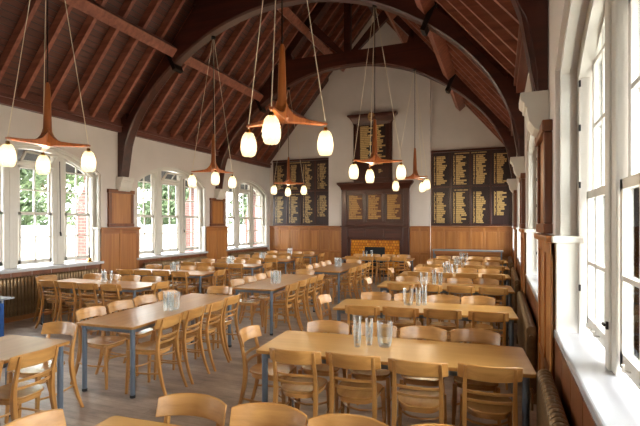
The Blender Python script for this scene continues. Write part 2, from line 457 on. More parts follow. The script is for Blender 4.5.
    vm.box(-.02, .02, -W2, W2, 0, .04).box(-.02, .02, -W2, W2, hg - .04, hg).box(-.02, .02, -W2, -W2 + .04, 0, hg).box(-.02, .02, W2 - .04, W2, 0, hg).box(-.012, .012, -.012, .012, 0, hg)
    vo = vm.build('vent_sash', 'white', root)
    vo.location = P((a + b) / 2, 3.005, dg - .04); vo.rotation_euler = (0, (-s) * (math.radians(38) if open_vent else 0), 0)
    MB().box(-.003, .003, -W2 + .03, W2 - .03, .03, hg - .03).build('pane', 'glass', vo)
    if open_vent:
        MB().tube([P(b + .1, 3.1, dg - .12), P(b + .1, 2.0, dg - .14), P(b + .1, 1.55, dg - .14)], .008, 6).build('opener_rod', 'iron', root)
        MB().tube([P(b + .1, 1.62, dg - .14), P(b + .1, 1.54, dg - .16)], .018, 6).build('rod_handle', 'iron', root)
    return root
WORD = {'left': ['rearmost unseen one', 'unseen one', 'nearest visible', 'middle visible', 'farthest'], 'right': ['unseen one', 'nearest', 'second nearest', 'third nearest', 'farthest']}
widx = 1
for i, w in enumerate(WINS):
    if i == 0: continue
    window('left', w, i, i in (1, 2, 3))
for i, w in enumerate(WINS):
    if i == 0: continue
    window('right', w, i + 5, False)
for i, side in ((0, 'left'), (0, 'right')):      # bay behind the viewpoint: plain glazing with frame
    window(side, WINS[0], 5 if side == 'left' else 10, False)

# corbels below the trusses
def corbel(side, y, first):
    s, face = (-1, XL) if side == 'left' else (1, XR)
    wall = wall_left if side == 'left' else wall_right
    P = lambda a, b, d: (face - s * a, y + d, b)
    prof = [(0, 2.55), (.05, 2.56), (.11, 2.60), (.155, 2.67), (.17, 2.75), (.17, 2.78), (.19, 2.79), (.19, 2.82), (.215, 2.84), (.22, 2.86), (.22, 2.91), (0, 2.91)]
    MB().prism(prof, P, -.18, .18).build('corbel', 'white', wall, bevel=.008)
for y in TRUSS:
    for sd in ('left', 'right'): corbel(sd, y, False)

# ------------------------------------------------------------------ roof trusses
SOF = [(0, 6.30), (.7, 6.26), (1.4, 6.10), (1.95, 5.89), (2.45, 5.62), (3.0, 5.25), (3.5, 4.80), (3.86, 4.36), (4.11, 3.92), (4.24, 3.55), (4.305, 3.2), (4.33, 2.91)]
def smooth_poly(pts, n=4):
    out = []
    for i in range(len(pts) - 1):
        p0 = pts[max(i - 1, 0)]; p1 = pts[i]; p2 = pts[i + 1]; p3 = pts[min(i + 2, len(pts) - 1)]
        if i == 0: p0 = (-p2[0], p2[1])
        for k in range(n):
            t = k / n
            out.append(tuple(.5 * ((2 * p1[j]) + (-p0[j] + p2[j]) * t + (2 * p0[j] - 5 * p1[j] + 4 * p2[j] - p3[j]) * t * t + (-p0[j] + 3 * p1[j] - 3 * p2[j] + p3[j]) * t ** 3) for j in (0, 1)))
    return out + [pts[-1]]
SOFS = smooth_poly(SOF)
def outer(dx, soff_z):
    z = min(6.70, roof_z(dx) - .28)
    return max(z, soff_z + .1)
def truss(y, label):
    root = struct(empty('roof_truss', (XC, y, 0)), label, 'roof truss')
    HW = .13
    for sgn in (-1, 1):
        P = lambda a, b, d: (sgn * a, d, b)
        rib = MB(); ch = .035
        secs = []
        for (dx, z) in SOFS:
            if dx < 4.235: oz = outer(dx, z); o = (dx, oz)
            else: o = (4.43, z)
            secs.append(((dx, z), o))
        # add the point where the rafter line meets the wall post
        rings = []
        for (i_, o_) in secs:
            (ax, az), (bx, bz) = i_, o_
            L = math.hypot(bx - ax, bz - az) or 1; ux, uz = (bx - ax) / L, (bz - az) / L
            rings.append([P(ax, az, -HW + ch), P(ax, az, HW - ch), P(ax + ux * ch, az + uz * ch, HW), P(bx, bz, HW), P(bx, bz, -HW), P(ax + ux * ch, az + uz * ch, -HW)])
        rib.loft(rings)
        o = rib.build('arched_rib', 'truss', root)
        # wall post back piece up to the rafter
        MB().prism([(4.34, 2.93), (4.435, 2.93), (4.435, 4.22), (4.2, 4.42), (4.16, 4.0)], P, -HW + .005, HW - .005).build('wall_post', 'truss', root)
        # raised outer order of the rib
        ro = MB()
        for i in range(len(secs) - 8):
            (a, o1), (b, o2) = secs[i], secs[i + 1]
            za, zb2 = a[1] + .24, b[1] + .24
            if za > o1[1] - .02 or zb2 > o2[1] - .02: continue
        # upper principal rafter
        MB().prism([(1.9, roof_z(1.9) - .16), (1.9, roof_z(1.9) - .50), (.0, roof_z(0) - .55), (0, roof_z(0) - .16)], P, -.10, .10).build('principal_rafter', 'truss', root)
        MB().prism([(2.3, 6.66), (2.3, roof_z(2.3) - .14), (1.85, roof_z(1.85) - .14), (1.7, 6.66)], P, -.10, .10).build('rafter_heel', 'truss', root)
        MB().prism([(.08, 6.70), (.28, 6.70), (1.25, roof_z(1.25) - .45), (1.1, roof_z(1.1) - .40)], P, -.06, .06).build('strut', 'truss', root)
        MB().prism([(2.72, 5.30), (2.80, 5.26), (3.02, 5.72), (2.94, 5.78)], P, -HW - .012, HW + .012).build('iron_strap', 'iron', root)
    box('king_post', 'truss', -.09, .09, -.09, .09, 6.6, roof_z(0) - .3, root)
    return root
for y, n in zip(TRUSS, ('out-of-view dark arched timber truss behind the viewpoint', 'nearest dark arched timber truss, right foot on large white corbel', 'middle dark arched timber truss crossing the hall', 'farthest dark arched timber truss before the end wall')):
    truss(y, n)

# ------------------------------------------------------------------ boarded ceiling with rafters and purlins
ceil = MB()
OV = .62
for sgn in (-1, 1):
    e = HALF + TH + OV
    ceil.prism([(XC, roof_z(0) + .03), (XC + sgn * e, roof_z(e) + .03), (XC + sgn * e, roof_z(e) + .13), (XC, roof_z(0) + .13)], lambda a, b, d: (a, d, b), YF - .5, YB + .6)
ceiling = struct(ceil.build('ceiling', 'slate'), 'steep dark boarded timber roof with exposed rafters', 'ceiling')
nrm = math.hypot(1, SLOPE); ux, uz = 1 / nrm, -SLOPE / nrm            # down the slope, away from the ridge
NB = 60; LEN = (HALF + .05) * nrm; bwid = LEN / NB
bm_ = {}
for sgn in (-1, 1):
    mb = MB(); g = .008
    for (t, off) in ((0, 0),):
        pts = [(g, 0), (bwid - g, 0), (bwid - g, .022), (g, .022)]
        mb.prism(pts, lambda a, b, d: (sgn * (ux * a + SLOPE / nrm * b), d, uz * a + b / nrm), YF, YB + .45)
    me = mb.mesh('board', 'board')
    for i in range(NB):
        t = bwid * i
        inst('board', me, ceiling, (XC + sgn * ux * t, 0, RIDGE + uz * t))
    mr = MB()
    mr.prism([(0, 0), (LEN - .02, 0), (LEN - .02, -.17), (0, -.17)], lambda a, b, d: (sgn * (ux * a + SLOPE / nrm * b), d, uz * a + b / nrm), -.036, .036)
    mer = mr.mesh('rafter', 'rafter')
    n = 0; y = YF + .25
    while y < YB:
        inst('rafter', mer, ceiling, (XC, y, RIDGE - .003)); y += .525
    for dx, hh in ((2.92, .24), (1.40, .22)):
        z = roof_z(dx) - .24
        c = XC + sgn * dx
        pb = MB().prism([(-.11, 0), (.11, 0), (.11, -hh), (-.11, -hh)], lambda a, b, d: (c + sgn * (ux * a + SLOPE / nrm * b), d, z + uz * a + b / nrm), YF, YB)
        pb.build('purlin', 'rafter', ceiling, bevel=.01)
box('ridge_beam', 'truss', XC - .06, XC + .06, YF, YB, roof_z(0) - .42, roof_z(0) - .12, ceiling)

# ------------------------------------------------------------------ end wall with chimney breast, front wall
ALC = YB + .18
def gable(name, y0, y1, label):
    m = MB()
    m.prism([(XL - .4, -.1), (XR + .4, -.1), (XR + .4, roof_z(HALF + .4)), (XC, roof_z(0)), (XL - .4, roof_z(HALF + .4))], lambda a, b, d: (a, d, b), y0, y1)
    return struct(m.build(name, 'wall'), label, 'wall')
wall_back = gable('wall_back', ALC, ALC + .3, 'white end gable wall with chimney breast')
wall_front = gable('wall_front', YF - .3, YF, 'plain white gable wall behind the viewpoint')
BX0, BX1 = -5.94, -2.22
mbb = MB().prism([(BX0, FL), (BX1, FL), (BX1, roof_z(BX1 - XC) ), (XC, roof_z(0)), (BX0, roof_z(BX0 - XC))], lambda a, b, d: (a, d, b), YB, ALC + .01)
mbb.build('chimney_breast', 'wall', wall_back)
def wains_x(par, x0, x1, yface, n, z1=DADO, d=.03):
    box('backing', 'oak', x0, x1, yface, yface - d * .4, FL, z1 - .05, par)
    for j in range(n + 1):
        x = min(max(x0 + (x1 - x0) * j / n, x0 + .035), x1 - .035)
        box('stile', 'oak', x - .035, x + .035, yface, yface - d, FL, z1 - .05, par, .006)
    for q0, q1 in ((FL, .18), (.72, .80), (z1 - .17, z1 - .05)):
        box('rail', 'oak_x', x0, x1, yface, yface - d + .002, q0, q1, par, .006)
    for j in range(n):
        a = x0 + (x1 - x0) * j / n + .05; b = x0 + (x1 - x0) * (j + 1) / n - .05
        box('panel', 'oak', a, b, yface, yface - d * .55, .2, .70, par, .004); box('panel', 'oak', a, b, yface, yface - d * .55, .82, z1 - .19, par, .004)
    box('dado_cap', 'oak_x', x0, x1, yface, yface - d - .035, z1 - .055, z1, par, .01)
wains_x(wall_back, XL, BX0, ALC, 6)
wains_x(wall_back, BX1, XR, ALC, 6)
FX0, FX1 = -5.40, -2.92
wains_x(wall_back, BX0, FX0, YB, 1); wains_x(wall_back, FX1, BX1, YB, 2)

# ------------------------------------------------------------------ honours boards
def honours(x0, x1, z0, z1, yface, ncol, label, mats, split):
    r = tag(empty('honours_board', ((x0 + x1) / 2, yface, z0)), label, 'honours board', 'gilded honours boards on the end wall')
    ox, oz = (x0 + x1) / 2, z0
    def B(n, m, a, b, d0, d1, c, d, par=r, bevel=0): return box(n, m, a - ox, b - ox, -d0, -d1, c - oz, d - oz, par, bevel)
    B('backboard', 'ebony', x0, x1, 0, .03, z0, z1)
    zs = [z0, split, z1]
    cw = (x1 - x0) / ncol
    for k in range(2):
        za, zb = zs[k] + .10, zs[k + 1] - (.20 if k else .16)
        for j in range(ncol):
            a, b = x0 + cw * j + .07, x0 + cw * (j + 1) - .07
            p = B('panel', 'ebony', a, b, .03, .036, za - .05, zb + .05)
            zc = za if (k or j < ncol - 1) else za + .25
            B('gilded_names', mats[k], a + .11, b - .05, .036, .039, zc, zb, p)
            B('gilded_years', mats[k], a + .03, a + .08, .036, .039, zc, zb, p)
    for z in (zs[0], zs[1]): B('rail', 'dark_x', x0, x1, .03, .055, z - .0, z + .05, bevel=.006)
    B('cornice', 'dark_x', x0, x1, 0, .10, z1 - .07, z1, bevel=.012)
    B('heading', 'gilt_dim', x0 + cw * 1.2, x1 - cw * 1.2, .03, .034, z1 - .15, z1 - .11); B('heading', 'gilt_dim', x0 + cw * 1.2, x1 - cw * 1.2, .03, .034, split - .11, split - .07)
    for j in range(ncol + 1):
        x = min(max(x0 + cw * j, x0 + .03), x1 - .03); B('stile', 'dark', x - .03, x + .03, .03, .05, z0, z1 - .07, bevel=.006)
    return r
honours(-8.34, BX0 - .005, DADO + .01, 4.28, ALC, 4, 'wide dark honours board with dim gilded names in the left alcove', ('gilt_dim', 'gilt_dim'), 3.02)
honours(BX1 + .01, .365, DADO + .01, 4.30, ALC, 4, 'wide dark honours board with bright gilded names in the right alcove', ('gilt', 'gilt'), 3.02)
# tall board above the overmantel
r = tag(empty('honours_board', (-4.24, YB, 3.30)), 'tall single honours board with cornice and crest above the overmantel', 'honours board', 'gilded honours boards on the end wall')
def B(n, m, a, b, d0, d1, c, d, par=r, bevel=0): return box(n, m, a, b, -d0, -d1, c, d, par, bevel)
B('backboard', 'dark', -.71, .71, 0, .05, 0, 2.2)
for x in (-.66, .66): B('stile', 'dark', x - .05, x + .05, .05, .08, .02, 2.15, bevel=.01)
B('rail', 'dark_x', -.71, .71, .05, .08, .02, .14, bevel=.01)
B('gilded_names', 'gilt', -.46, .04 - .02, .05, .054, .75, 2.0); B('gilded_names', 'gilt', .04, .47, .05, .054, .60, 2.02)
B('gilded_emblem', 'gilt', -.2, -.08, .05, .055, .3, .44); B('gilded_emblem', 'gilt', .22, .36, .05, .055, .3, .44)
MB().loft([[(-.71 - g, -.0, z), (.71 + g, -.0, z), (.71 + g, -.06 - d, z), (-.71 - g, -.06 - d, z)] for g, d, z in ((0, 0, 2.05), (.02, .02, 2.12), (.05, .05, 2.18), (.12, .12, 2.30), (.19, .19, 2.36), (.19, .19, 2.41))]).build('cornice', 'dark_x', r)
MB().loft([[(.0 + .13 * k * math.cos(t), d, 2.30 + .17 * k * math.sin(t)) for t in [2 * PI * j / 16 for j in range(16)]] for k, d in ((1, -.20), (1, -.24), (.8, -.27), (.45, -.28))]).build('crest', 'gilt_oak', r)

# ------------------------------------------------------------------ fireplace with overmantel
OX = -4.16
fp = tag(empty('fireplace', (OX, YB, 0)), 'dark mahogany fireplace with amber tiles and three-panel overmantel', 'fireplace')
def B(n, m, a, b, d0, d1, c, d, par=fp, bevel=0): return box(n, m, a, b, -d0, -d1, c, d, par, bevel)
W1 = 1.24
for sg in (-1, 1):
    B('pilaster', 'dark', sg * W1, sg * (W1 - .22), 0, .12, FL, 1.68, bevel=.012)
    B('inner_jamb', 'dark', sg * (W1 - .22), sg * (W1 - .34), 0, .08, FL, 1.4, bevel=.01)
lin = B('lintel', 'dark_x', -W1 + .2, W1 - .2, 0, .10, 1.22, 1.68)
for a, b in ((-.95, -.38), (-.33, .33), (.38, .95)): B('panel', 'dark_x', a, b, .10, .115, 1.30, 1.60, lin, .01)
tl = B('tile_surround', 'tile', -.90, .90, 0, .04, FL, 1.22)
B('firebox', 'fire_black', -.37, .37, .04, .05, FL, .96)  # flat near-black slab stands in for the fire opening
B('fire_grate', 'iron', -.3, .3, .05, .16, .05, .35, bevel=.01)
B('hearth', 'slate', -1.2, 1.2, 0, .5, FL, .02)
B('mantel_shelf', 'dark_x', -W1 - .03, W1 + .03, 0, .19, 1.67, 1.72, bevel=.015)
om = B('overmantel_back', 'dark', -W1, W1, 0, .06, 1.72, 3.1)
for x in (-W1 + .10, W1 - .10): B('column', 'dark', x - .10, x + .10, .06, .12, 1.72, 3.02, bevel=.012)
for x in (-.345, .345): B('stile', 'dark', x - .05, x + .05, .06, .10, 1.80, 2.95, bevel=.01)
for z0, z1 in ((1.72, 1.86), (2.86, 3.02)): B('rail', 'dark_x', -W1, W1, .06, .10, z0, z1, bevel=.01)
for a, b in ((-1.02, -.40), (-.29, .29), (.40, 1.02)):
    p = B('panel', 'dark', a, b, .06, .07, 1.86, 2.86)
    B('gilded_names', 'gilt_oak', a + .06, b - .06, .07, .073, 1.96, 2.82, p)
MB().loft([[(-W1 - g, 0, z), (W1 + g, 0, z), (W1 + g, -.10 - d, z), (-W1 - g, -.10 - d, z)] for g, d, z in ((0, 0, 3.0), (.02, .02, 3.06), (.04, .05, 3.12), (.12, .12, 3.21), (.14, .14, 3.23), (.14, .14, 3.29))]).build('cornice', 'dark_x', fp)

# ------------------------------------------------------------------ radiators
def radiator(side, y0, y1, label):
    s, face = (-1, XL) if side == 'left' else (1, XR)
    top = .80 if side == 'left' else .77
    root = tag(empty('radiator', (face - s * .087, (y0 + y1) / 2, 0)), label, 'radiator', 'cast iron column radiators under the windows')
    hw = .05
    outl = []
    for i in range(9):
        t = PI * i / 8; outl.append((hw * math.cos(t), top - .05 + .05 * math.sin(t)))
    outl += [(-hw, .10), (-hw * .6, .07), (hw * .6, .07), (hw, .10)]
    def ring(k, y): return [(a * k, y, .42 + (b - .42) * (1 - (1 - k) * .15)) for a, b in outl]
    me = MB().loft([ring(.55, -.029), ring(.9, -.024), ring(1, -.012), ring(1, .012), ring(.9, .024), ring(.55, .029)]).mesh('section', 'radiator', True)
    n = int((y1 - y0) / .066)
    for i in range(n): inst('section', me, root, (0, (y0 - y1) / 2 + .066 * (i + .5), 0))
    for zz in (.13, top - .1): MB().tube([(0, (y0 - y1) / 2 - .05, zz), (0, (y1 - y0) / 2 + .02, zz)], .022, 8).build('header_pipe', 'radiator', root)
    MB().tube([(0, (y0 - y1) / 2 - .05, .13), (0, (y0 - y1) / 2 - .09, .13), (0, (y0 - y1) / 2 - .09, FL)], .014, 8).build('feed_pipe', 'radiator', root)
    for yy in ((y0 - y1) / 2 + .1, (y1 - y0) / 2 - .1): MB().box(-.06, .06, yy - .02, yy + .02, FL, .10).build('foot', 'radiator', root, bevel=.005)
for sd, nm in (('left', 'left'), ('right', 'right')):
    for i, w in enumerate(WINS[1:]):
        if sd == 'left' and i == 0: continue
        radiator(sd, w + .12, w + WW - .10, 'dark bronze column radiator under the %s window of the %s wall' % (WORD[sd][i + 1].replace(' visible', ''), nm))

# ------------------------------------------------------------------ pendant lamps
def pendant(x, y, hz, top_z, rot, label):
    root = tag(empty('pendant_lamp', (x, y, hz), rot), label, 'pendant lamp', 'teak three-arm pendant lamps')
    R = .53
    # tapered stem flaring into three arms
    n = 12
    prof = [(.018, .82), (.026, .80), (.034, .70), (.046, .40), (.052, .18), (.060, .10), (.075, .05), (.085, .02), (.05, -.02)]
    MB().lathe(prof, n).build('stem', 'teak', root, True)
    for k in range(3):
        a = 2 * PI * k / 3; c, s_ = math.cos(a), math.sin(a)
        secs = []
        for (r_, zc, hh, ww) in ((.02, .10, .12, .055), (.06, .055, .075, .055), (.11, .03, .045, .05), (.18, .016, .028, .044), (.34, .006, .02, .034), (R, .004, .012, .022)):
            secs.append([(c * r_ - s_ * q * ww, s_ * r_ + c * q * ww, zc + p * hh) for q, p in ((-1, -1), (1, -1), (1, 1), (-1, 1))])
        MB().loft(secs).build('arm', 'teak', root, bevel=.006)
        tx, ty = c * (R - .02), s_ * (R - .02)
        MB().tube([(c * .01, s_ * .01, top_z - hz), (tx, ty, .02), (tx, ty, -.075)], .0055, 6).build('flex', 'cord', root)
        sh = MB().lathe([(.012, .27), (.045, .265), (.066, .235), (.083, .18), (.091, .12), (.088, .06), (.072, .012), (.06, 0), (.02, .004)], 20, (tx, ty, -.340)).build('shade', 'shade', root, True)
        ld = bpy.data.lights.new('lamp_bulb', 'POINT'); ld.energy = LAMP_W; ld.color = (1, .86, .68); ld.shadow_soft_size = .05
        lo = bpy.data.objects.new('lamp_bulb', ld); COL.objects.link(lo); lo.parent = root; lo.location = (tx, ty, -.21)
        MB().lathe([(.008, .05), (.02, .045), (.026, .02), (.026, 0), (.01, -.002)], 12, (tx, ty, -.078)).build('cap', 'brass', sh, True)
    MB().tube([(0, 0, .80), (0, 0, top_z - hz)], .008, 6).build('suspension_rod', 'iron', root)
    MB().lathe([(.01, .0), (.05, -.0), (.05, -.05), (.015, -.07)], 12, (0, 0, top_z - hz + .02)).build('ceiling_hook', 'iron', root, True)
LX, RX = -6.0, -2.24
def sof(x):
    d = abs(x - XC)
    for (a, za), (b, zb) in zip(SOFS, SOFS[1:]):
        if a <= d <= b: return za + (zb - za) * (d - a) / (b - a)
    return 5.5
va = math.radians
pendant(-5.52, 4.16, 2.83, sof(-5.54), va(29), 'teak three-arm pendant lamp with lit shades, nearest the left windows')
pendant(-2.18, TRUSS[1], 2.91, sof(RX), va(45), 'largest teak three-arm pendant lamp with lit shades, hanging in upper centre')
pendant(-5.86, TRUSS[2] + .0, 2.95, sof(LX), va(69.6), 'teak three-arm pendant lamp below left side of middle truss')
pendant(-2.21, TRUSS[2], 2.96, sof(RX), va(116), 'teak three-arm pendant lamp in front of the tall central honours board')
pendant(-5.95, TRUSS[3], 3.00, sof(LX), va(118), 'teak three-arm pendant lamp in front of the left alcove honours board')
pendant(-2.13, TRUSS[3] - .1, 3.02, sof(RX), va(76), 'teak three-arm pendant lamp right of overmantel below the farthest truss')

# ------------------------------------------------------------------ dining tables
TL, TW = 2.2, .76
def make_table(topm):
    root = empty('dining_table')
    def rr(x, y, r, z, n=4):
        o = []
        for cx, cy, a0 in ((x - r, y - r, 0), (-x + r, y - r, 90), (-x + r, -y + r, 180), (x - r, -y + r, 270)):
            for i in range(n + 1):
                t = math.radians(a0 + 90 * i / n); o.append((cx + r * math.cos(t), cy + r * math.sin(t), z))
        return o
    x, y = TL / 2, TW / 2
    t = MB().loft([rr(x - .004, y - .004, .03, .697), rr(x - .004, y - .004, .03, .7195), rr(x - .007, y - .007, .028, .721)]).build('tabletop', topm, root)
    MB().loft([rr(x, y, .035, .695), rr(x, y, .035, .7175), rr(x - .003, y - .003, .033, .7195), rr(x - .003, y - .003, .033, .695)], True).build('edging', 'edge', root)
    for sy in (-1, 1): box('apron', 'grey_metal', -x + .09, x - .09, sy * (y - .05), sy * (y - .075), .645, .695, root)
    for sx in (-1, 1): box('apron', 'grey_metal', sx * (x - .06), sx * (x - .085), -y + .09, y - .09, .645, .695, root)
    lm = MB().lathe([(.026, FL + .03), (.026, .694)], 14).mesh('leg', 'grey_metal', True); fm = MB().lathe([(.024, FL), (.029, FL + .003), (.029, FL + .03), (.02, FL + .034)], 12).mesh('foot', 'black', True)
    for sx in (-1, 1):
        for sy in (-1, 1):
            l = inst('leg', lm, root, (sx * (x - .07), sy * (y - .06), 0)); inst('foot', fm, l)
    return root
proto_t = {}
def place_table(x, y, deg, topm, label, group):
    if topm not in proto_t: proto_t[topm] = o = make_table(topm)
    else: o = copy_tree(proto_t[topm])
    o.location = (x, y, 0); o.rotation_euler.z = math.radians(deg)
    return tag(o, label, 'table', group)

# ------------------------------------------------------------------ chairs
def make_chair():
    root = empty('dining_chair')
    def strip(path, w, t):     # rectangular bar along path; w across x, t along y
        return [[(p[0] - a * w / 2, p[1] - b * t / 2, p[2]) for a, b in ((-1, -1), (1, -1), (1, 1), (-1, 1))] for p in path]
    # seat: rounded trapezoid plywood
    N = 24
    def outline(k, z):
        o = []
        for j in range(N):
            t = 2 * PI * j / N; c, s = math.cos(t), math.sin(t)
            ex = math.copysign(abs(c) ** .62, c); ey = math.copysign(abs(s) ** .62, s)
            wd = .178 + .026 * ey
            o.append((ex * wd * k, ey * .20 * k, z))
        return o
    MB().loft([outline(.93, .428), outline(.995, .434), outline(1, .442), outline(.985, .450), outline(.8, .449), outline(.4, .445)]).build('seat', 'seat', root, True)
    MB().loft([outline(.86, .392), outline(.90, .394), outline(.90, .429), outline(.86, .429)]).build('seat_frame', 'beech_x', root, True)
    for s in (-1, 1):
        path = [(s * .183, -.315, FL), (s * .178, -.262, .09), (s * .174, -.225, .22), (s * .171, -.198, .36), (s * .170, -.190, .46), (s * .169, -.200, .57), (s * .167, -.230, .69), (s * .166, -.258, .790)]
        ws = [.024, .027, .030, .034, .034, .030, .027, .022]; ts = [.026, .03, .034, .038, .038, .032, .026, .018]
        MB().loft([strip([p], w, t)[0] for p, w, t in zip(path, ws, ts)]).build('rear_leg', 'beech', root, True, .004)
        fp_ = [(s * .187, .190, FL), (s * .180, .178, .2), (s * .172, .166, .43)]
        MB().loft([strip([p], w, w)[0] for p, w in zip(fp_, (.024, .03, .036))]).build('front_leg', 'beech', root, True, .004)
        MB().tube([(s * .180, .176, .215), (s * .196, .09, .208), (s * .200, 0, .205), (s * .194, -.10, .208), (s * .174, -.222, .215)], .0095, 6).build('stretcher', 'beech_x', root, True)
    MB().tube([(-.176, .172, .25), (-.10, .10, .245), (0, .07, .245), (.10, .10, .245), (.176, .172, .25)], .009, 6).build('stretcher', 'beech_x', root, True)
    def arc(hw, y0, dep, z0, z1, th, lean, n=10, dip=0):
        rings = []
        for i in range(n + 1):
            x = -hw + 2 * hw * i / n; q = (x / hw) ** 2
            y = y0 + dep * q; zt = z1 - dip * q * q
            rings.append([(x, y - th / 2, z0), (x, y + th / 2, z0), (x, y + th / 2 - lean, zt), (x, y - th / 2 - lean, zt)])
        return MB().loft(rings)
    arc(.218, -.265, .078, .688, .808, .018, .030, 12, .014).build('top_rail', 'beech_x', root, True, .006)
    for z in (.516, .580): arc(.165, -.214 - (z - .516) * .22, .03, z, z + .024, .012, .006).build('slat', 'beech_x', root, True, .003)
    return root
proto_c = [None]
ORD = ['first', 'second', 'third', 'fourth', 'fifth', 'sixth', 'seventh']
def place_chair(x, y, rz, label):
    if proto_c[0] is None: proto_c[0] = o = make_chair()
    else: o = copy_tree(proto_c[0])
    o.location = (x, y, 0); o.rotation_euler.z = rz
    tag(o, label, 'chair', 'beech ladder-back dining chairs')
rnd = random.Random(5)
def local(tx, ty, deg, a, b):
    t = math.radians(deg); return tx + a * math.cos(t) - b * math.sin(t), ty + a * math.sin(t) + b * math.cos(t)
TUCK = .095
def seat_side(T, row, along, side, offs, seat_word, name):
    """chairs along a long side; side -1 = local -y, +1 = local +y"""
    tx, ty, deg = T
    for i, a in enumerate(offs):
        j = rnd.uniform(-.006, .006)
        b = side * (TW / 2 - (TUCK if not (along and side < 0) else .03) + rnd.uniform(-.02, .03))
        x, y = local(tx, ty, deg, a + j, b)
        rz = math.radians(deg + rnd.uniform(-2, 2)) + (0 if side < 0 else PI)
        place_chair(x, y, rz, seat_word(i, len(offs)))
def seat_end(T, end, out, label, b=0):
    tx, ty, deg = T
    x, y = local(tx, ty, deg, end * (TL / 2 + out), b)
    place_chair(x, y, math.radians(deg + rnd.uniform(-3, 3)) + (PI / 2 if end > 0 else -PI / 2), label)

# right-hand row (tables lie across the hall)
RT = [(-.90, 1.635, 4.5), (-.88, 3.83, 5.2), (-.93, 5.88, 5), (-.90, 8.02, 4), (-.91, 9.92, 3.5), (-.90, 11.82, 3), (-.90, 13.72, 2.5)]
NEAR = [-.69, -.215, .27, .765]; FAR = [-.68, -.21, .25, .71]
for i, T in enumerate(RT):
    nm = "right-hand row's %s table" % ORD[i]
    lab = ['pale oak topped dining table at bottom edge, %s' % nm, 'pale oak topped dining table with tumblers and water jug, %s' % nm][min(i, 1)] if i < 2 else 'pale oak topped dining table laid across the hall, %s' % nm
    place_table(*T, 'top', lab, 'dining tables of the right-hand row')
    if i: seat_side(T, nm, 0, -1, NEAR, lambda k, n: 'beech chair %s from left on near side of %s' % (ORD[k], nm), nm)
    seat_side(T, nm, 0, 1, FAR, lambda k, n: 'beech chair %s from left on far side of %s' % (ORD[k], nm), nm)
    if i < 6: seat_end(T, -1, 0.0 if i else -.02, 'beech chair at left end of %s' % nm)
# centre row (tables lie along the hall): local x runs towards the end wall
CT = [(-3.97, 1.88, 94), (-3.99, 4.68, 94), (-3.86, 7.60, 92.5), (-3.72, 10.6, 91.5)]
for i, T in enumerate(CT):
    nm = "centre row's %s table" % ORD[i]
    place_table(*T, 'top_less_lit', 'oak topped dining table laid along the hall, %s' % nm, 'dining tables of the centre row')
    offs = [-.775, -.31, .16, .63]
    if i == 0: offs = [.09, .56]
    seat_side(T, nm, 1, -1, offs, lambda k, n: 'beech chair %s from front on right side of %s' % (ORD[k], nm), nm)
    if i: seat_side(T, nm, 1, 1, [-.74, -.27, .20, .66], lambda k, n: 'beech chair %s from front on left side of %s' % (ORD[k], nm), nm)
    seat_end(T, 1, 0.0, 'beech chair at far end of %s' % nm)
# left row by the windows
LT = [(-6.72, 6.10, 3), (-6.92, 8.12, 4), (-6.82, 10.12, 3), (-6.79, 11.95, 3), (-6.93, 14.12, 3)]
for i, T in enumerate(LT):
    nm = "left row's %s table" % ORD[i]
    place_table(*T, 'top_less_lit', 'oak topped dining table by the left windows, %s' % nm, 'dining tables of the left row')
    seat_side(T, nm, 0, -1, ([-.69, -.23, .23, .69] if i == 0 else [-.75, -.28, .19, .66]), lambda k, n: 'beech chair %s from left on near side of %s' % (ORD[k], nm), nm)
    seat_side(T, nm, 0, 1, ([-.69, -.23, .23, .69] if i == 0 else [-.75, -.28, .19, .66]), lambda k, n: 'beech chair %s from left on far side of %s' % (ORD[k], nm), nm)
    seat_end(T, 1, 0.0, 'beech chair at right end of %s' % nm)
    if i == 0: seat_end(T, -1, -.0, 'beech chair at left end of %s' % nm)
FT = (-3.55, 13.72, 3)
place_table(*FT, 'top_less_lit', 'oak topped dining table in front of the fireplace', 'dining tables of the centre row')
seat_side(FT, '', 0, -1, [-.70, -.22, .26, .73], lambda k, n: 'beech chair %s from left on near side of fireplace table' % ORD[k], '')
seat_side(FT, '', 0, 1, [-.70, -.22, .26, .73], lambda k, n: 'beech chair %s from left on far side of fireplace table' % ORD[k], '')

# long pale bench table below the right honours board
bt = tag(empty('side_table', (-1.0, 15.42, 0)), 'long narrow grey topped side table against right end wainscot', 'side table')
box('tabletop', 'ledge', -1.10, 1.10, -.2, .2, .90, .94, bt, .006)
for sx in (-1, 1):
    for sy in (-1, 1): box('leg', 'grey_metal', sx * 1.04 - .02, sx * 1.04 + .02, sy * .16 - .02, sy * .16 + .02, FL, .90, bt)
box('apron', 'oak_x', -1.02, 1.02, -.17, -.15, .80, .90, bt); box('apron', 'oak_x', -1.02, 1.02, .15, .17, .80, .90, bt)

# ------------------------------------------------------------------ jugs and stacked tumblers
def make_tumbler():
    o = MB().loft([[(r * math.cos(2 * PI * j / 14), r * math.sin(2 * PI * j / 14), z) for j in range(14)] for r, z in
        ((.003, .012), (.022, .012), (.0245, .02), (.028, .055), (.0285, .06), (.032, .098), (.0345, .098), (.0315, .06), (.0305, .053), (.0265, .008), (.024, 0), (.003, 0))])
    return o.mesh('tumbler', 'tumbler', True)
TUM = make_tumbler()
JUG = MB().loft([[(r * math.cos(2 * PI * j / 20), r * math.sin(2 * PI * j / 20), z) for j in range(20)] for r, z in
    ((.003, .012), (.040, .012), (.052, .03), (.058, .08), (.060, .15), (.061, .172), (.064, .172), (.063, .15), (.061, .08), (.055, .025), (.045, 0), (.003, 0))]).mesh('jug_body', 'tumbler', True)
JH = MB().tube([(.058, 0, .155), (.085, 0, .15), (.098, 0, .11), (.09, 0, .06), (.057, 0, .045)], .007, 8).mesh('handle', 'tumbler', True)
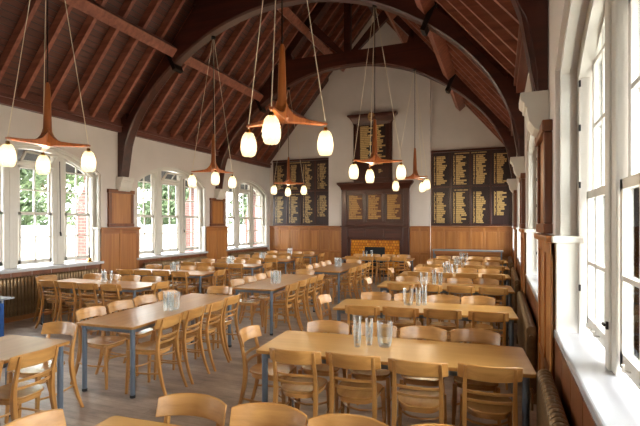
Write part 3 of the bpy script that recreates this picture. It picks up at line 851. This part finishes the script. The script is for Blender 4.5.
JR = MB().tube([(.063 * math.cos(2 * PI * j / 20), .063 * math.sin(2 * PI * j / 20), .173) for j in range(20)], .003, 6, True).mesh('rim', 'tumbler', True)
JW = MB().lathe([(.003, .014), (.038, .014), (.050, .032), (.056, .08), (.058, .125), (.003, .125)], 20).mesh('water', 'water', True)
ZT = .7215
def jug(x, y, rz, where, water=False):
    o = tag(empty('water_jug', (x, y, ZT), rz), 'clear glass %s on %s' % ('jug half full of water' if water else 'water jug', where), 'jug', 'glass jugs on the tables')
    o.scale = (1.08, 1.08, 1.22)
    inst('jug_body', JUG, o); inst('handle', JH, o); inst('rim', JR, o)
    if water: inst('water', JW, o)
def stack(x, y, n, which, where):
    for k in range(n):
        o = bpy.data.objects.new('tumbler', TUM); COL.objects.link(o); o.location = (x + rnd.uniform(-.001, .001), y + rnd.uniform(-.001, .001), ZT + k * .034)
        o.rotation_euler.z = rnd.uniform(0, 6)
        pos = 'top' if k == n - 1 else ('bottom' if k == 0 else ORD[k] + ' up')
        tag(o, 'clear tumbler, %s in %s stack on %s' % (pos, which, where), 'tumbler', 'stacked clear tumblers')
RN = ["right-hand row's %s table" % q for q in ORD]; CN = ["centre row's %s table" % q for q in ORD]; LN = ["left row's %s table" % q for q in ORD]
stack(-1.16, 3.78, 6, 'taller', RN[1]); stack(-1.08, 3.88, 5, 'shorter', RN[1]); jug(-.94, 3.88, 2.2, RN[1], True)
jug(-1.13, 5.98, 2.4, RN[2]); stack(-1.00, 5.98, 5, 'left', RN[2]); stack(-.93, 6.04, 6, 'right', RN[2])
jug(-1.24, 8.02, 3.4, RN[3]); stack(-1.06, 7.98, 6, 'left', RN[3]); stack(-.96, 8.02, 5, 'right', RN[3])
stack(-1.10, 9.96, 5, 'left', RN[4]); stack(-1.02, 9.94, 5, 'right', RN[4]); jug(-.90, 9.98, 2.2, RN[4])
stack(-1.06, 11.86, 5, 'left', RN[5]); stack(-.98, 11.84, 5, 'right', RN[5]); jug(-.86, 11.9, 2.2, RN[5])
stack(-1.06, 13.76, 5, 'left', RN[6]); jug(-.94, 13.8, 2.2, RN[6])
def cluster(x, y, n, where):
    stack(x - .045, y - .03, n, 'left', where); stack(x + .04, y - .035, n, 'right', where); jug(x - .0, y + .07, 2.0, where)
cluster(-3.80, 4.50, 5, CN[1]); cluster(-3.74, 7.20, 5, CN[2]); cluster(-3.72, 10.50, 5, CN[3])
stack(-6.80, 6.22, 5, 'only', LN[0]); jug(-6.62, 6.18, 0, LN[0])
cluster(-6.84, 8.22, 4, LN[1]); cluster(-6.66, 10.20, 4, LN[2]); cluster(-6.70, 12.02, 4, LN[3]); cluster(-6.85, 14.25, 4, LN[4])
jug(-3.95, 13.7, 2.5, 'fireplace table'); stack(-3.72, 13.66, 5, 'only', 'fireplace table')

# ------------------------------------------------------------------ servery counter at the left edge
ct = tag(empty('serving_counter', (-7.85, 4.30, 0)), 'low blue serving counter with grey slatted ledge at left edge', 'counter')
box('body', 'blue', -.5, .5, -.5, .5, FL, .60, ct, .01)
for k in range(4): box('ledge_slat', 'ledge', .5 + .065 * k, .55 + .065 * k, -.5, .5, .615, .64, ct, .004)
box('ledge_bracket', 'ledge', .48, .74, .30, .33, .57, .614, ct); box('ledge_bracket', 'ledge', .48, .74, -.33, -.30, .57, .614, ct)
box('top', 'ledge', -.5, .5, -.5, .5, .60, .64, ct, .006)
gc = tag(empty('glass_display_case', (-7.85, 4.30, .64)), 'dark framed glass display case standing on the blue counter', 'display case')
for sx in (-1, 1):
    for sy in (-1, 1): box('post', 'iron', sx * .44 - .012, sx * .44 + .012, sy * .44 - .012, sy * .44 + .012, .06, .92, gc)
    box('top_bar', 'iron', sx * .44 - .012, sx * .44 + .012, -.43, .43, .90, .92, gc); box('top_bar', 'iron', -.43, .43, sx * .44 - .012, sx * .44 + .012, .90, .92, gc)
    box('pane', 'glass', sx * .44 - .003, sx * .44 + .003, -.43, .43, .06, .90, gc); box('pane', 'glass', -.43, .43, sx * .44 - .003, sx * .44 + .003, .06, .90, gc)
box('base', 'sill', -.46, .46, -.46, .46, 0, .06, gc)

# small brass stand on the left sill
bs = tag(empty('brass_stand', (XL - .06, WINS[2] + WW - .25, .94)), 'small brass footed black stick on the nearest left sill', 'ornament')
MB().lathe([(.001, 0), (.06, 0), (.06, .012), (.03, .03), (.045, .06), (.03, .08), (.012, .09)], 16).build('foot', 'brass', bs, True)
MB().lathe([(.012, .085), (.014, .2), (.012, .32), (.004, .325)], 10).build('stem', 'black', bs, True)

# ------------------------------------------------------------------ outside: ground, buttresses, garden wall, trees
struct(box('ground', 'paving', -60, 60, -40, 60, -.5, -.3), 'pale paving around the hall', 'ground')
for s, face in ((-1, XL),):
    for y in TRUSS + [TRUSS[-1] + PITCH]:
        b = MB().prism([(TH, -.3), (TH + .75, -.3), (TH + .75, 2.2), (TH + .45, 2.7), (TH + .45, 3.0), (TH, 3.4)], lambda a, z, d: (face + s * a, y + d, z), -.3, .3)
        if y < 0: continue
        struct(b.build('buttress', 'brick'), 'red brick buttress outside the left wall', 'buttress')['group'] = 'brick buttresses along the left wall'
gw = tag(empty('garden_wall', (-16.5, 8, -.3)), 'pale rendered garden wall seen through the left windows', 'garden wall')
box('wall_body', 'render', -.15, .15, -22, 25, 0, 1.95, gw); box('coping', 'ledge', -.2, .2, -22, 25, 1.95, 2.03, gw)
def tree(x, y, h, r, label, leafm, seed):
    rd = random.Random(seed)
    root = tag(empty('tree', (x, y, -.3)), label, 'tree', 'trees outside the windows')
    tr = MB().tube([(0, 0, 0), (.05, .02, h * .3), (-.04, .06, h * .6), (.02, 0, h * .9)], [.16, .13, .09, .03], 8)
    for k in range(6):
        a = rd.uniform(0, 6.28); z0 = h * rd.uniform(.3, .6)
        tr.tube([(0, 0, z0), (math.cos(a) * r * .4, math.sin(a) * r * .4, z0 + h * .15), (math.cos(a) * r * .8, math.sin(a) * r * .8, z0 + h * .22)], [.06, .04, .015], 6)
    tr.build('trunk', 'bark', root)
    lf = MB()
    cl = [(rd.gauss(0, r * .5), rd.gauss(0, r * .5), h * rd.uniform(.16, 1.0)) for _ in range(46)]
    for c in cl:
        q = rd.uniform(.4, .8) * r * .5
        for _ in range(90):
            d = Vector((rd.gauss(0, 1), rd.gauss(0, 1), rd.gauss(0, .8))).normalized() * q * rd.uniform(.5, 1)
            p = Vector(c) + d; u = Vector((rd.gauss(0, 1), rd.gauss(0, 1), rd.gauss(0, .6))).normalized(); v = u.orthogonal().normalized(); w_ = u.cross(v)
            s_ = rd.uniform(.12, .22)
            lf.add([p - v * s_, p + u * s_ * .5 + w_ * s_ * .15, p + v * s_, p - u * s_ * .5 + w_ * s_ * .15], [(0, 1, 2, 3)])
    f = lf.build('foliage', leafm, root); f['kind'] = 'stuff'
for i, (x, y, h, r, lab) in enumerate([(-19.5, 12.0, 7, 2.3, 'leafy tree outside, seen left in the nearest full left window'), (-23, 17.7, 8, 2.4, 'leafy tree outside, seen right in the nearest full left window'), (-19.5, 22.8, 7, 2.2, 'leafy tree outside, seen in the middle left window'),
        (-24, 29, 8, 2.4, 'leafy tree outside, seen behind the middle left window jamb'), (-20.5, 34.5, 8, 2.4, 'leafy tree outside, seen in the farthest left window'),
        (5.2, 20, 8, 2.0, 'pale leafy tree outside the nearest right window'), (4.6, 28, 8, 2.0, 'pale leafy tree farther off outside the right windows'), (6.5, 37, 9, 2.6, 'pale leafy tree farthest off outside the right windows')]):
    tree(x, y, h, r, lab, 'leaf' if i % 2 == 0 else 'leaf2', 20 + i)

# ------------------------------------------------------------------ portals guide daylight sampling through the openings
for s, face in ((-1, XL), (1, XR)):
    for i, w in enumerate(WINS):
        ld = bpy.data.lights.new('window_daylight', 'AREA'); ld.shape = 'RECTANGLE'; ld.size = 2.5; ld.size_y = WW
        ld.cycles.is_portal = True
        lo = bpy.data.objects.new('window_daylight', ld); COL.objects.link(lo)
        lo.location = (face + s * (TH + .02), w + WW / 2, 2.15)
        lo.rotation_euler = (0, s * PI / 2, 0)
